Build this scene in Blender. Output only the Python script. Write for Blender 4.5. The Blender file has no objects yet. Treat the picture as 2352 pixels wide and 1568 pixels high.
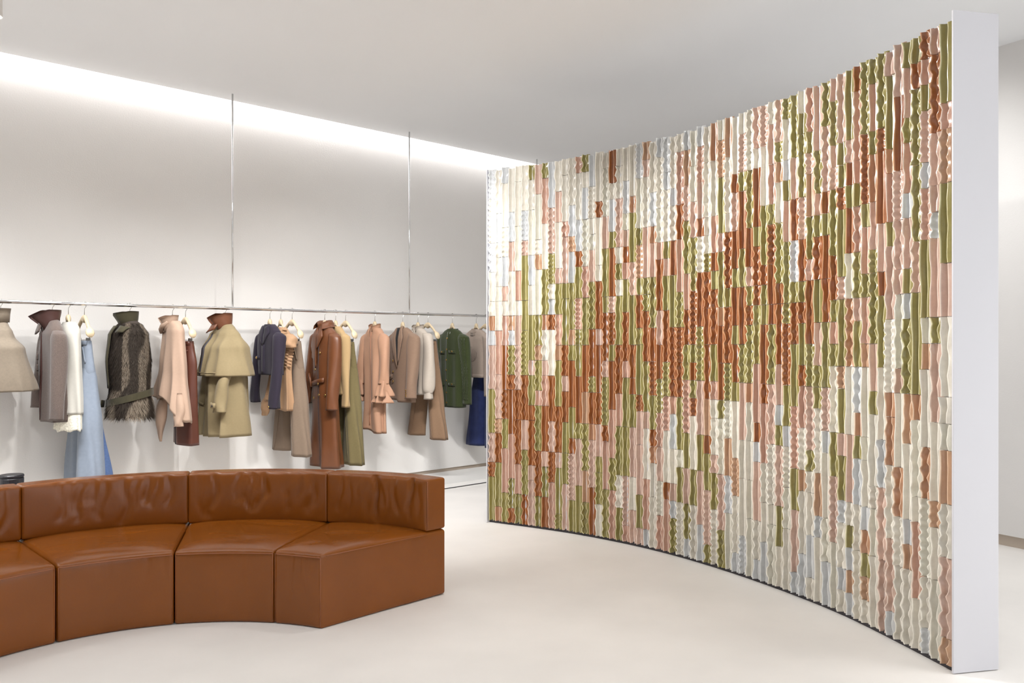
import bpy, bmesh, math, random
from mathutils import Vector, Matrix
random.seed(7)
PI = math.pi
SC = bpy.context.scene
COL = SC.collection
# ------------------------------------------------------------------ camera
EYE = 1.55                      # eye height; the camera stands at x=0, y=0 and looks along +y
FPX = 1900.0                    # focal length for a 2352 px wide frame
cd = bpy.data.cameras.new('camera'); cam = bpy.data.objects.new('camera', cd); COL.objects.link(cam)
# the room is squared to its back wall (world x runs along it); the camera looks across it at an angle
TH = -math.atan2(.6849, .7286)
def F(x, y, z=0.0):
    # offset right of / ahead of the camera position -> room coordinates
    return Vector((x*math.cos(TH)-y*math.sin(TH), x*math.sin(TH)+y*math.cos(TH), z))
cam.location = (0, 0, EYE); cam.rotation_euler = (PI/2, 0, TH)
cd.sensor_width = 36.0; cd.lens = FPX/2352*36; cd.shift_y = 4/2352; cd.clip_start = .05
SC.camera = cam
# ------------------------------------------------------------------ plan of the room
HC = 3.83                                        # ceiling height
AX = F(.7286, .6849).normalized()      # along the back wall, to the right
NX = Vector((AX.y, -AX.x, 0))                    # from the back wall into the room
O0 = F(-4.08, 6.595)
def W(t, d, z=0.0):
    p = O0 + AX*t + NX*d; return Vector((p.x, p.y, z))
RW0 = F(3.73, 6.38); RWD = F(.526, -.85).normalized()
# ------------------------------------------------------------------ world, lights, exposure
SC.view_settings.view_transform = 'Standard'; SC.view_settings.look = 'None'
SC.view_settings.gamma = 1; SC.view_settings.use_curve_mapping = False
SC.view_settings.exposure = 0.5
wd = bpy.data.worlds.new('world'); SC.world = wd; wd.use_nodes = True
wd.node_tree.nodes['Background'].inputs[0].default_value = (.9, .93, 1, 1)
wd.node_tree.nodes['Background'].inputs[1].default_value = .15
def area(name, loc, target, sx, sy, power, col=(1, .95, .9), spread=PI):
    l = bpy.data.lights.new(name, 'AREA'); l.shape = 'RECTANGLE'; l.size = sx; l.size_y = sy
    l.energy = power; l.color = col; l.spread = spread
    o = bpy.data.objects.new(name, l); COL.objects.link(o); o.location = loc
    o.rotation_euler = (Vector(target)-Vector(loc)).to_track_quat('-Z', 'Y').to_euler()
    return o
def spot(name, loc, target, power, angle=50, blend=.8, radius=.05, col=(1, .99, .98)):
    l = bpy.data.lights.new(name, 'SPOT'); l.energy = power; l.spot_size = math.radians(angle); l.spot_blend = blend
    l.shadow_soft_size = radius; l.color = col
    o = bpy.data.objects.new(name, l); COL.objects.link(o); o.location = loc
    o.rotation_euler = (Vector(target)-Vector(loc)).to_track_quat('-Z', 'Y').to_euler()
    return o
# added soft fill lights over the shop floor (all outside the part of the ceiling in view)
def panel(x, y, sx, sy, power):
    a = area('fill_panel', F(x, y, HC-.03), F(x, y, 0), sx, sy, power, (.985, .99, 1), math.radians(115)); a.rotation_euler = (0, 0, TH)
panel(-2.3, 3.2, 2.4, 1.6, 11)
panel(.6, 2.9, 2.2, 1.6, 11)
panel(-5.2, 3.2, 2.0, 2.0, 25)
panel(-1.0, -.6, 3.0, 1.6, 14)
panel(5.2, 2.8, 2.0, 2.2, 60)
panel(3.8, -.5, 2.0, 2.0, 40)
# added unseen fill lights near the ceiling, turned to the clothes wall
for x, y, t0, pw in ((-4.3, 4.6, -.6, 15), (-3.0, 5.0, 1.2, 13), (-1.7, 5.25, 2.9, 18), (-.6, 5.35, 4.3, 17)):
    area('wall_fill_light', F(x, y, HC-.05), W(t0, .35, -.3), 1.0, .25, pw, (.985, .99, 1), math.radians(80))
# fill light added behind the tiled screen to brighten the ceiling by bounce
area('fill_panel', F(2.8, 5.35, HC-.05), F(2.2, 8.4, 0), 1.0, .6, 28, (.985, .99, 1), math.radians(120))
# broad fill light added far behind the camera, in a made-up window
wl = area('rear_fill_light', W(1.5, 9.9, 1.75), W(1.5, 0, 1.9), 7.4, 2.9, 64, (.93, .97, 1))
# track spots on the garments
for x, y, tt, pw in ((-1.9, 5.2, -.2, 190), (-.9, 5.4, 1.0, 230), (-.4, 5.45, 2.2, 240), (-.1, 5.4, 3.3, 260), (-.45, 5.4, 4.6, 260)):
    spot('track_light', F(x, y, HC-.12), W(tt, .3, 1.0), pw*.7, 40 if tt < 3 else 30, 1, .06)
# track spots on the tiled screen and the floor before it, from its far left side
for x, y, tx, ty, tz, pw, an in ((-3.6, 5.2, .2, 6.9, 1.6, 170, 36), (-2.8, 5.3, .95, 6.3, 1.6, 560, 38), (-2.2, 5.4, 1.6, 5.3, 1.9, 640, 46), (-1.4, 5.4, 2.0, 4.3, 2.0, 560, 54)):
    spot('track_light', F(x, y, HC-.12), F(tx, ty, tz), pw*.66, an, .9, .04, (1, .99, .98))
spot('track_light', F(.2, 5.2, HC-.12), F(.1, 5.6, 0), 70, 74, .9, .08, (1, .99, .98))
# LED strip hidden in the ceiling slot along the back wall
p = W(1.2, .07, HC+.10)
led = area('cove_led', p, p-Vector((0, 0, 1)), 13.0, .05, 40, (1, .985, 1.0))
led.rotation_euler = (0, 0, math.atan2(AX.y, AX.x))
# ------------------------------------------------------------------ helpers
def lin(c):
    return tuple((v/255/12.92 if v/255 <= .04045 else ((v/255+.055)/1.055)**2.4) for v in c)
def smoothstep(x):
    x = max(0, min(1, x)); return x*x*(3-2*x)
def mat(name, rgb, rough=.6, metal=0, noise=0, nscale=20, bump=0, bscale=200, sheen=0, coat=0, spec=.5, stretch=None, attr=None, detail=3):
    m = bpy.data.materials.new(name); m.use_nodes = True
    nt = m.node_tree; b = nt.nodes['Principled BSDF']
    c = lin(rgb) if rgb else (1, 1, 1)
    b.inputs['Base Color'].default_value = (*c, 1); b.inputs['Roughness'].default_value = rough
    b.inputs['Metallic'].default_value = metal; b.inputs['Specular IOR Level'].default_value = spec
    b.inputs['Sheen Weight'].default_value = sheen; b.inputs['Coat Weight'].default_value = coat
    tc = nt.nodes.new('ShaderNodeTexCoord'); src = tc.outputs['Object']
    if stretch:
        mp = nt.nodes.new('ShaderNodeMapping'); mp.inputs['Scale'].default_value = stretch
        nt.links.new(src, mp.inputs[0]); src = mp.outputs[0]
    base = None
    if attr:
        at = nt.nodes.new('ShaderNodeAttribute'); at.attribute_name = attr; base = at.outputs['Color']
        nt.links.new(base, b.inputs['Base Color'])
    if noise:
        n = nt.nodes.new('ShaderNodeTexNoise'); n.inputs['Scale'].default_value = nscale; n.inputs['Detail'].default_value = detail
        nt.links.new(src, n.inputs['Vector'])
        r = nt.nodes.new('ShaderNodeMapRange'); r.inputs[1].default_value = .3; r.inputs[2].default_value = .7
        r.inputs[3].default_value = 1-noise; r.inputs[4].default_value = 1+noise
        nt.links.new(n.outputs['Fac'], r.inputs[0])
        mx = nt.nodes.new('ShaderNodeVectorMath'); mx.operation = 'SCALE'
        if base: nt.links.new(base, mx.inputs[0])
        else: mx.inputs[0].default_value = c
        nt.links.new(r.outputs[0], mx.inputs['Scale']); nt.links.new(mx.outputs[0], b.inputs['Base Color'])
    if bump:
        n = nt.nodes.new('ShaderNodeTexNoise'); n.inputs['Scale'].default_value = bscale; n.inputs['Detail'].default_value = 4
        nt.links.new(src, n.inputs['Vector'])
        bp = nt.nodes.new('ShaderNodeBump'); bp.inputs['Strength'].default_value = bump; bp.inputs['Distance'].default_value = .01
        nt.links.new(n.outputs['Fac'], bp.inputs['Height']); nt.links.new(bp.outputs[0], b.inputs['Normal'])
    return m
def emit(name, rgb, s):
    m = bpy.data.materials.new(name); m.use_nodes = True; b = m.node_tree.nodes['Principled BSDF']
    b.inputs['Emission Color'].default_value = (*lin(rgb), 1); b.inputs['Emission Strength'].default_value = s
    return m
def link(name, me, m=None, parent=None, smooth=True):
    if m:
        me.materials.append(m)
    if smooth: me.shade_smooth()
    o = bpy.data.objects.new(name, me); COL.objects.link(o)
    if parent: o.parent = parent
    return o
def pyd(name, vs, fs, m=None, parent=None, smooth=True):
    me = bpy.data.meshes.new(name); me.from_pydata([tuple(v) for v in vs], [], fs); me.update()
    return link(name, me, m, parent, smooth)
def bmo(name, bm, m, parent=None, smooth=False):
    bmesh.ops.recalc_face_normals(bm, faces=bm.faces)
    me = bpy.data.meshes.new(name); bm.to_mesh(me); bm.free()
    return link(name, me, m, parent, smooth)
def thing(name, label, cat, loc=(0, 0, 0), rotz=0, group=None):
    o = bpy.data.objects.new(name, None); COL.objects.link(o); o.empty_display_size = .1
    o.location = loc; o.rotation_euler = (0, 0, rotz); o['label'] = label; o['category'] = cat
    if group: o['group'] = group
    return o
def prism(pts, z0, z1):
    vs = [(p[0], p[1], z0) for p in pts]+[(p[0], p[1], z1) for p in pts]; n = len(pts)
    fs = [tuple(range(n))[::-1], tuple(range(n, 2*n))]+[(i, (i+1) % n, n+(i+1) % n, n+i) for i in range(n)]
    return vs, fs
def add(bm, vs, fs):
    v = [bm.verts.new(tuple(x)) for x in vs]
    for f in fs:
        try: bm.faces.new([v[i] for i in f])
        except ValueError: pass
def tube_data(path, r, n=8, cap=True):
    """round tube along a list of points; r a number or list"""
    P = [Vector(p) for p in path]; k = len(P); vs = []; fs = []
    up = None
    for i in range(k):
        d = (P[min(i+1, k-1)]-P[max(i-1, 0)]).normalized()
        if up is None:
            up = d.orthogonal().normalized()
        else:
            up = (up-d*up.dot(d)).normalized()
        sd = d.cross(up); ri = r[i] if isinstance(r, (list, tuple)) else r
        rx, ry = ri if isinstance(ri, (list, tuple)) else (ri, ri)
        for j in range(n):
            a = 2*PI*j/n; vs.append(P[i]+up*math.cos(a)*rx+sd*math.sin(a)*ry)
    for i in range(k-1):
        for j in range(n):
            fs.append((i*n+j, i*n+(j+1) % n, (i+1)*n+(j+1) % n, (i+1)*n+j))
    if cap:
        fs.append(tuple(range(n))[::-1]); fs.append(tuple((k-1)*n+j for j in range(n)))
    return vs, fs
def tube(name, path, r, m, parent=None, n=8):
    vs, fs = tube_data(path, r, n); return pyd(name, vs, fs, m, parent)
# ------------------------------------------------------------------ materials
M_wall = mat('limewash_plaster', (226, 223, 219), .85, noise=.02, nscale=1.3, bump=.12, bscale=90)
M_ceil = mat('ceiling_paint', (238, 239, 240), .9, noise=.01, nscale=.8)
M_floor = mat('microcement', (226, 222, 217), .5, noise=.045, nscale=1.7, bump=.03, bscale=25, spec=.4, detail=6)
M_base = mat('baseboard_stone', (190, 176, 160), .7)
M_white = mat('white_lacquer', (206, 205, 210), .35)
M_plinth = mat('white_plinth', (226, 224, 220), .5)
M_dark = mat('dark_gap', (52, 48, 52), .6)  # near-black for recesses; on garment openings their shade is put into this colour
M_chrome = mat('polished_chrome', (225, 225, 225), .08, 1)
M_black = mat('black_plastic', (32, 31, 36), .35)
# ------------------------------------------------------------------ room shell
corner = None
tR = 6.66
back_l, back_r = W(-6, 0), W(tR, 0)
right_near = RW0+RWD*10.5
left_near = W(-6, 10.2)
room = [W(-6.2, -.3), W(tR+.4, -.3), right_near+NX*.3+AX*.4, W(-6.2, 10.8)]
def shell(name, vs, fs, m):
    o = pyd(name, vs, fs, m, smooth=False); o['kind'] = 'structure'; return o
shell('floor', *prism([(p.x, p.y) for p in room], -.12, 0), M_floor)
SLOT = .13
cpts = [W(-6.2, SLOT), W(tR+.6, SLOT), room[2], room[3]]
shell('ceiling', *prism([(p.x, p.y) for p in cpts], HC, HC+.25), M_ceil)
PT = .05                                          # plinth top
def wallslab(name, a, b, out, z0, z1, th, m):
    pts = [a, b, b+out*th, a+out*th]
    return shell(name, *prism([(p.x, p.y) for p in pts], z0, z1), m)
wallslab('wall_back', W(-6.2, 0), W(tR+.5, 0), -NX, PT+.035, HC+.5, .25, M_wall)
wallslab('baseboard_back', W(-6.2, -.02), W(tR+.5, -.02), -NX, 0, PT+.06, .2, M_base)
shell('trim_1', *prism([(p.x, p.y) for p in (W(-6.2, 0), W(tR+.5, 0), W(tR+.5, SLOT+.1), W(-6.2, SLOT+.1))], HC+.28, HC+.34), M_ceil)
RWN = Vector((-RWD.y, RWD.x, 0))                  # outwards, away from the room
if RWN.dot(RW0) < 0: RWN = -RWN
wallslab('wall_right', RW0-RWD*7, right_near, RWN, .085, HC+.2, .2, M_wall)
wallslab('baseboard_right', RW0-RWD*7+RWN*.02, right_near+RWN*.02, RWN, 0, .1, .15, M_base)
wallslab('wall_left', W(-6, -.2), W(-6, 10.8), -AX, 0, HC+.2, .2, M_wall)
# unseen front wall; its window opening is made up for the fill light
fa, fb = W(-6.2, 10.2), W(6.2, 10.2)
for nm, p0, p1, z0, z1 in (('wall_front', fa, W(-2.3, 10.2), 0, HC+.2), ('wall_front', W(5.3, 10.2), W(12, 10.2), 0, HC+.2), ('wall_front', W(-2.3, 10.2), W(5.3, 10.2), 3.25, HC+.2), ('wall_front', W(-2.3, 10.2), W(5.3, 10.2), 0, .25)):
    wallslab(nm, p0, p1, NX, z0, z1, .2, M_wall)

# low plinth along the back wall
pl = thing('plinth', 'long low white plinth along the back wall under the clothes rail', 'plinth', W(.5, .36, 0))
def rel(o, pts): return [p-o.location for p in pts]
a = rel(pl, [W(-6, .01), W(tR-.7, .01), W(tR-.7, .72), W(-6, .72)])
pyd('slab', *prism([(p.x, p.y) for p in a], .012, PT), M_plinth, pl, False)
a = rel(pl, [W(-6, .03), W(tR-.72, .03), W(tR-.72, .705), W(-6, .705)])
pyd('recessed_base', *prism([(p.x, p.y) for p in a], 0, .012), M_dark, pl, False)
# ------------------------------------------------------------------ tiled screen
TL = """SS WWW SS WW W A S PPP GGG PP T GGG
WWW SS W WW W WW PPP PPP A TT GGG A
S WWW WW SS P W PP TTT TT GG PPP GG
WWW SS PP WWW A S GG T TTT PPP GG T
W WWW WWW PP W PP PPP TT TTT PP GG
WWW SS P GGG GG GGG TTT PP GGG TT
G WW WWW SS WW GGG P GG T TTT P PPP
PP WWW W A WWW GG A GG P GGG TTT GG
G PPP WWW GGG A WW P PP TTT P GG TT
SSS PPP GG W S T WWW TTT PP TT PPP
WW PP WWW P GG PP A GGG TTT P GGG G
W WWW P PPP G GGG TT P TT GG GG PPP
WWW SS A SS GGG A G TTT GG T PPP GG
P WWW SS T GG PP G GG TTT G PPP GGG
G W SS WWW PP GGG TTT AA GGG AA GG
SS WW W W PP GGG TTT G TT A PPP TTT
WWW T WWW W TTT P TTT TT PP G GG WW
W WWW PP GGG G TTT P GGG T PPP GGG
TT W SS G TTT P TT G TTT PPP GG PPP
W WW PPP W G W GGG TTT PP GGG WW GG
WW SS W P T P GG TTT P GGG GGG PPP P
WWW A GGG PP GGG TT T GG PPP WW PP
SS WWW G AA G TT G GGG T PP PPP GG P
A P WWW PPP G G TTT GGG P WWW PPP S
WWW SS A PP GGG TT TT GG T A WW WWW
S WWW WW P TTT PP TT GG PP PP WW PP
SS S WWW G P GG TTT GG PP WWW T PPP
WWW S WW TT GGG TTT T P SS WW P S GG
W PPP TT PPP GG TT TT GGG W GG WWW
S AA PP GGG PP TT GG PPP GG PP GG S
WW WW PP GGG TTT G T G T WWW GG WWW
S PP PP T WW TTT GGG PPP GG PPP SS
WW WWW W W G TT TT TTT AA T GG PPP G
AA WWW PP T G TTT GG P W WW P GG WWW
W AA GGG P GGG A TT TT G WWW PPP GG
AA WWW W TTT G TTT GG WW AA SS WWW
WWW T PP TT G TT G TT G WWW AA WWW S
W PP G TTT GG TTT GG PPP WW WWW SS
WWW GGG TT P G T GGG A WW WW WW WWW
PP W TTT G TT T GGG PPP T S PPP WW S
PP WWW GGG T G G TTT T PPP WW WW SS
W PP PP G TT TT T GGG PPP WWW W WWW
PP G A WW GGG T TTT PP S G PPP GG WW
G WW S G PP GGG G TTT GG S WW WW WWW
GGG PP TT SS G TT GGG PPP GG PPP S
W G GGG PP TT G T GG T PP WW A WWW SS
PP G P AA GG P TTT GG PPP G W WW SS W
PPP GG P G TT GG PP G G WWW AA S WWW
GG PPP T G TT TT GGG PP S WWW WW SS
P GG P P GGG TT G P G WWW GG PPP WWW
PPP G G T GGG P GGG A GG P GG S WW S W
GGG P T G TT WW AAA WWW PPP W G S A S
T PPP P G PP GG P GG SS A G SS WW WWW
GGG TTT G PP G PP A WWW W WW S A G A W
G PP G AA PP G GGG PP G WWW W WW WWW
GGG T TTT PP T GGG WWW SS PPP PPP
P GGG A PP G PPP WWW A AA WWW PPP S
PP TTT PP PP P WWW P WWW AA WW WWW
G PP G PP S PP G S GGG AA WWW S A WWW
G T GGG GGG PP GGGG A WWW W PPP WW
T P G PP S PP GGG W A WWW AA WWW WW S
P TTT PP P S PPP G PPP WWW A WW WWW
GGG P AA GGG PP WWW W W AA WW PPP A""".split('\n')
GLAZE = {'W': (226, 219, 205), 'S': (206, 207, 207), 'P': (209, 177, 160), 'A': (194, 154, 122), 'T': (154, 93, 51), 'G': (152, 141, 83)}
EDGE = {'W': (252, 247, 234), 'S': (240, 241, 238), 'P': (250, 230, 214), 'A': (244, 216, 188), 'T': (226, 172, 128), 'G': (238, 230, 186)}
M_glaze = mat('ceramic_glaze', None, .26, noise=.07, nscale=30, bump=.05, bscale=60, attr='glaze', coat=.35)
plan = [F(x, y).xy for x, y in ((-.2, 7.17), (.48, 6.74), (1.06, 6.19), (1.5, 5.54), (1.84, 4.83), (1.99, 4.29), (2.08, 3.885))]
# smooth curve through the plan points (Catmull-Rom, then averaged), resampled by length
def crom(P, k=24):
    out = []; n = len(P)
    for i in range(n-1):
        p0 = Vector(P[i-1]) if i else Vector(P[0])*2-Vector(P[1])
        p1, p2 = Vector(P[i]), Vector(P[i+1])
        p3 = Vector(P[i+2]) if i+2 < n else p2*2-p1
        for j in range(k):
            t = j/k
            out.append(.5*((2*p1)+(p2-p0)*t+(2*p0-5*p1+4*p2-p3)*t*t+(3*p1-p0-3*p2+p3)*t**3))
    out.append(Vector(P[-1])); return out
cv = crom(plan)
for _ in range(60):
    cv = [cv[0]]+[(cv[i-1]+cv[i]*2+cv[i+1])/4 for i in range(1, len(cv)-1)]+[cv[-1]]
cl = [0]
for i in range(1, len(cv)): cl.append(cl[-1]+(cv[i]-cv[i-1]).length)
LEN = cl[-1]
def curve(s):
    s = max(0, min(LEN, s))
    for i in range(1, len(cl)):
        if cl[i] >= s: break
    t = (s-cl[i-1])/(cl[i]-cl[i-1]); p = cv[i-1].lerp(cv[i], t); d = (cv[i]-cv[i-1]).normalized()
    return p, d
def topz(s): return 3.045+.035*s/LEN
scr = thing('partition_screen', 'free-standing curved partition clad in wavy glazed ceramic strips, white end panel', 'partition', F(1.3, 6.1))
OS = scr.location.copy()
NC = len(TL); PITCH = (LEN-.02)/NC
# backing body, following the curve
N = 40; front = []; rear = []
for i in range(N+1):
    p, d = curve(LEN*i/N); nb = Vector((-d.y, d.x)); nb = nb if nb.dot(p) > 0 else -nb
    front.append(p+nb*.012); rear.append(p+nb*.225)
bm = bmesh.new(); vs = []; fs = []
for i in range(N+1):
    z1 = topz(LEN*i/N)-.02
    for q, z in ((front[i], .03), (front[i], z1), (rear[i], z1), (rear[i], .03)): vs.append((q.x-OS.x, q.y-OS.y, z))
for i in range(N):
    for j in range(4): fs.append((i*4+j, i*4+(j+1) % 4, i*4+4+(j+1) % 4, i*4+4+j))
fs += [(3, 2, 1, 0), tuple(N*4+j for j in range(4))]
add(bm, vs, fs); bmo('backing', bm, M_white, scr)
bm = bmesh.new(); vs = []
for i in range(N+1):
    nb = (rear[i]-front[i]).normalized(); f2, r2 = front[i]-nb*.004, rear[i]-nb*.03
    for q, z in ((f2, 0), (f2, .03), (r2, .03), (r2, 0)): vs.append((q.x-OS.x, q.y-OS.y, z))
add(bm, vs, fs); bmo('base_channel', bm, M_dark, scr)
def endplate(name, s, lo, hi, th, z0, z1, sgn):
    p, d = curve(s); nb = (rear[0 if sgn < 0 else N]-front[0 if sgn < 0 else N]).normalized()
    e = d*sgn
    pts = [p+nb*lo, p+nb*hi, p+nb*hi+e*th, p+nb*lo+e*th]
    bm = bmesh.new(); add(bm, *prism([(q.x-OS.x, q.y-OS.y) for q in pts], z0, z1))
    bmesh.ops.bevel(bm, geom=bm.edges[:], offset=.0015, segments=1, affect='EDGES')
    return bmo(name, bm, M_white, scr)
endplate('end_panel', LEN, -.018, .23, .012, .004, topz(LEN)+.03, 1)['label'] = 'smooth white end panel facing the viewer'
endplate('edge_trim', 0, -.03, .23, .008, .004, topz(0)+.005, -1)
# tiles
PROF = [(0, 0), (.0008, .015), (.0014, .0305), (.0034, .0335), (.0054, .0328), (.0074, .0255), (.0115, .0120), (.0175, .0045), (.0240, .0015), (.0295, .0030),
        (.0328, .0115), (.0345, .0165), (.0368, .0174), (.0410, .0155), (.0500, .0135), (.0585, .0110), (.0645, .0030)]
EM = {2: .75, 3: 1, 4: .8, 11: .55, 12: .6}
def tile_mesh(ln, ch, wid, rng):
    kind = rng.random(); k = wid/.0657
    if kind < .28: amp, wl, sharp = rng.uniform(.001, .0025), rng.uniform(.14, .3), 0
    elif kind < .66: amp, wl, sharp = rng.uniform(.0035, .006), rng.uniform(.08, .16), 0
    elif kind < .9: amp, wl, sharp = rng.uniform(.006, .009), rng.uniform(.06, .10), 0
    else: amp, wl, sharp = rng.uniform(.006, .0085), rng.uniform(.036, .048), 1
    ph = rng.uniform(0, 2*PI); mir = 1 if rng.random() < .65 else -1; ph2 = ph if rng.random() < .6 else rng.uniform(0, 2*PI)
    wl2 = wl*rng.uniform(.9, 1.15); a2 = amp*rng.uniform(.6, 1.05)
    drift = rng.uniform(-.0015, .0015); dd = rng.uniform(-.002, .003)
    step = .0085 if wl < .05 else (.014 if wl < .11 else .024)
    nz = max(4, int(ln/step))
    amp *= 1.1; a2 *= 1.15
    br = rng.uniform(.9, 1.06)
    br *= .86; cb = [min(1, v*br) for v in lin(GLAZE[ch])]; ce = lin(EDGE[ch])
    if ch in 'PA' and rng.random() < .3: cb = [cb[0]*.92, cb[1]*.8, cb[2]*.74]
    if ch == 'W' and rng.random() < .25: cb = [v*q for v, q in zip(cb, (.95, .97, .95))]
    vs = []; cs = []; npf = len(PROF)
    def wv(z, w, p):
        x = 2*PI*z/w+p
        if sharp: return 1-2*abs(math.sin(x/2))**.8
        return math.sin(x)+.35*math.sin(2.3*x+1.3*p)
    for i in range(nz+1):
        z = ln*i/nz
        for j, (u, d) in enumerate(PROF):
            wgt = (d/.0335)**.9 if j <= 7 else (d/.0174)**1.2*(1 if j < 14 else .5)
            if j <= 7: du = amp*wv(z, wl, ph)
            else: du = a2*mir*wv(z, wl2, ph2)
            de = ((.004*math.sin(2*PI*z/(wl*1.7)+ph*2) if j <= 7 else min(.0045, amp*.8)*wv(z, wl2, ph2+1.4))+dd)*wgt
            vs.append(((u+du*wgt+drift*(z/ln-.5)*wgt)*k, -(d+de), z))
            e = EM.get(j, 0); cs.append(tuple(cb[c]*(1-e)+ce[c]*e for c in range(3))+(1,))
    fs = [(i*npf+j, i*npf+j+1, (i+1)*npf+j+1, (i+1)*npf+j) for i in range(nz) for j in range(npf-1)]
    nsm = len(fs)
    for i in (0, nz):                                     # end caps and back
        b0 = len(vs)
        for j in range(npf):
            vs.append(vs[i*npf+j]); cs.append(tuple(cb[c]*.6+ce[c]*.4 for c in range(3))+(1,))
        fs.append(tuple(range(b0, b0+npf)) if i == 0 else tuple(range(b0+npf-1, b0-1, -1)))
    return vs, fs, cs, nsm
tiles = []
rng = random.Random(11)
for c, row in enumerate(TL):
    s0 = .01+PITCH*c; p, d = curve(s0+PITCH/2); H = topz(s0); unit = (H-.022)/24; z = H+rng.uniform(-.012, .012)
    runs = row.split(); assert sum(map(len, runs)) == 24, (c, row)
    for ri, r in enumerate(runs):
        ln = len(r)*unit; zb = H-unit*sum(len(q) for q in runs[:ri+1])
        l2 = ln-.003+(rng.uniform(-.006, .016) if ri == 0 else 0)
        dep = rng.uniform(-.004, .003)
        pos = p-d*PITCH/2
        tiles.append((c, r, l2, zb, pos, d, dep, ln*PITCH/(p.length**2)))
order = sorted(range(len(tiles)), key=lambda i: -tiles[i][7]*abs(Vector((-tiles[i][5].y, tiles[i][5].x)).dot(tiles[i][4].normalized())))
big = set(order[:300])
sv, sf, scol, ssm = [], [], [], []
for i, (c, r, ln, zb, pos, d, dep, _) in enumerate(tiles):
    vs, fs, cs, nsm = tile_mesh(ln, r[0], PITCH-.0012, rng)
    ang = math.atan2(d.y, d.x)
    nb = Vector((-d.y, d.x)); nb = nb if nb.dot(pos) > 0 else -nb
    loc = Vector((pos.x+nb.x*(.012+dep)-OS.x, pos.y+nb.y*(.012+dep)-OS.y, zb))
    if i in big:
        me = bpy.data.meshes.new('ceramic_tile'); me.from_pydata(vs, [], fs)
        at = me.color_attributes.new('glaze', 'FLOAT_COLOR', 'POINT'); at.data.foreach_set('color', [x for q in cs for x in q])
        me.polygons.foreach_set('use_smooth', [k < nsm for k in range(len(fs))]); me.update()
        o = link('ceramic_tile', me, M_glaze, scr, False); o.location = loc; o.rotation_euler = (0, 0, ang)
    else:
        b0 = len(sv); ca, sa = math.cos(ang), math.sin(ang)
        sv += [(loc.x+x*ca-y*sa, loc.y+x*sa+y*ca, loc.z+z) for x, y, z in vs]
        sf += [tuple(b0+q for q in f) for f in fs]; scol += cs; ssm += [k < nsm for k in range(len(fs))]
me = bpy.data.meshes.new('ceramic_tiles'); me.from_pydata(sv, [], sf)
at = me.color_attributes.new('glaze', 'FLOAT_COLOR', 'POINT'); at.data.foreach_set('color', [x for q in scol for x in q])
me.polygons.foreach_set('use_smooth', ssm); me.update()
o = link('ceramic_tiles', me, M_glaze, scr, False); o['kind'] = 'stuff'
# ------------------------------------------------------------------ sofa
M_leather = mat('tan_leather', (128, 70, 17), .24, noise=.08, nscale=3, bump=.035, bscale=110, spec=.42)
M_seam = mat('leather_piping', (146, 84, 44), .35)
CX, CY = F(-1.54, 3.41).xy
RI, RB, RO = 1.185, 1.895, 2.05
SEAT, BACK = .404, .722
E0, E1 = F(-1.036, 4.483).xy, F(-.4436, 5.085).xy
def end_ang(r):
    # angle at which the cut end of the last module crosses radius r
    lo, hi = -.1, 1.2
    C = Vector((CX, CY))
    for _ in range(30):
        m = (lo+hi)/2
        if (E0.lerp(E1, m)-C).length < r: lo = m
        else: hi = m
    v = E0.lerp(E1, lo)-C; return math.atan2(v.y, v.x)
def rbox(dims, seg, rho):
    """rounded box surface grid: list of (p, n, (i,j,k fractions)), faces"""
    ax = []
    for L, n in zip(dims, seg):
        a = [0, rho*.3, rho*.65, rho]+[rho+(L-2*rho)*i/n for i in range(1, n)]+[L-rho, L-rho*.65, L-rho*.3, L]
        ax.append(a)
    nx, ny, nz = map(len, ax); idx = {}; pts = []
    def vid(i, j, k):
        if (i, j, k) not in idx:
            p = Vector((ax[0][i], ax[1][j], ax[2][k])); c = Vector([max(rho, min(L-rho, v)) for v, L in zip(p, dims)])
            n = (p-c).normalized(); idx[(i, j, k)] = len(pts); pts.append((c+n*rho, n))
        return idx[(i, j, k)]
    fs = []
    for i in range(nx-1):
        for j in range(ny-1):
            fs.append((vid(i, j, 0), vid(i, j+1, 0), vid(i+1, j+1, 0), vid(i+1, j, 0)))
            fs.append((vid(i, j, nz-1), vid(i+1, j, nz-1), vid(i+1, j+1, nz-1), vid(i, j+1, nz-1)))
    for i in range(nx-1):
        for k in range(nz-1):
            fs.append((vid(i, 0, k), vid(i+1, 0, k), vid(i+1, 0, k+1), vid(i, 0, k+1)))
            fs.append((vid(i, ny-1, k), vid(i, ny-1, k+1), vid(i+1, ny-1, k+1), vid(i+1, ny-1, k)))
    for j in range(ny-1):
        for k in range(nz-1):
            fs.append((vid(0, j, k), vid(0, j, k+1), vid(0, j+1, k+1), vid(0, j+1, k)))
            fs.append((vid(nx-1, j, k), vid(nx-1, j+1, k), vid(nx-1, j+1, k+1), vid(nx-1, j, k+1)))
    return pts, fs
def gauss(x, w): return math.exp(-(x/w)**2)
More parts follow.
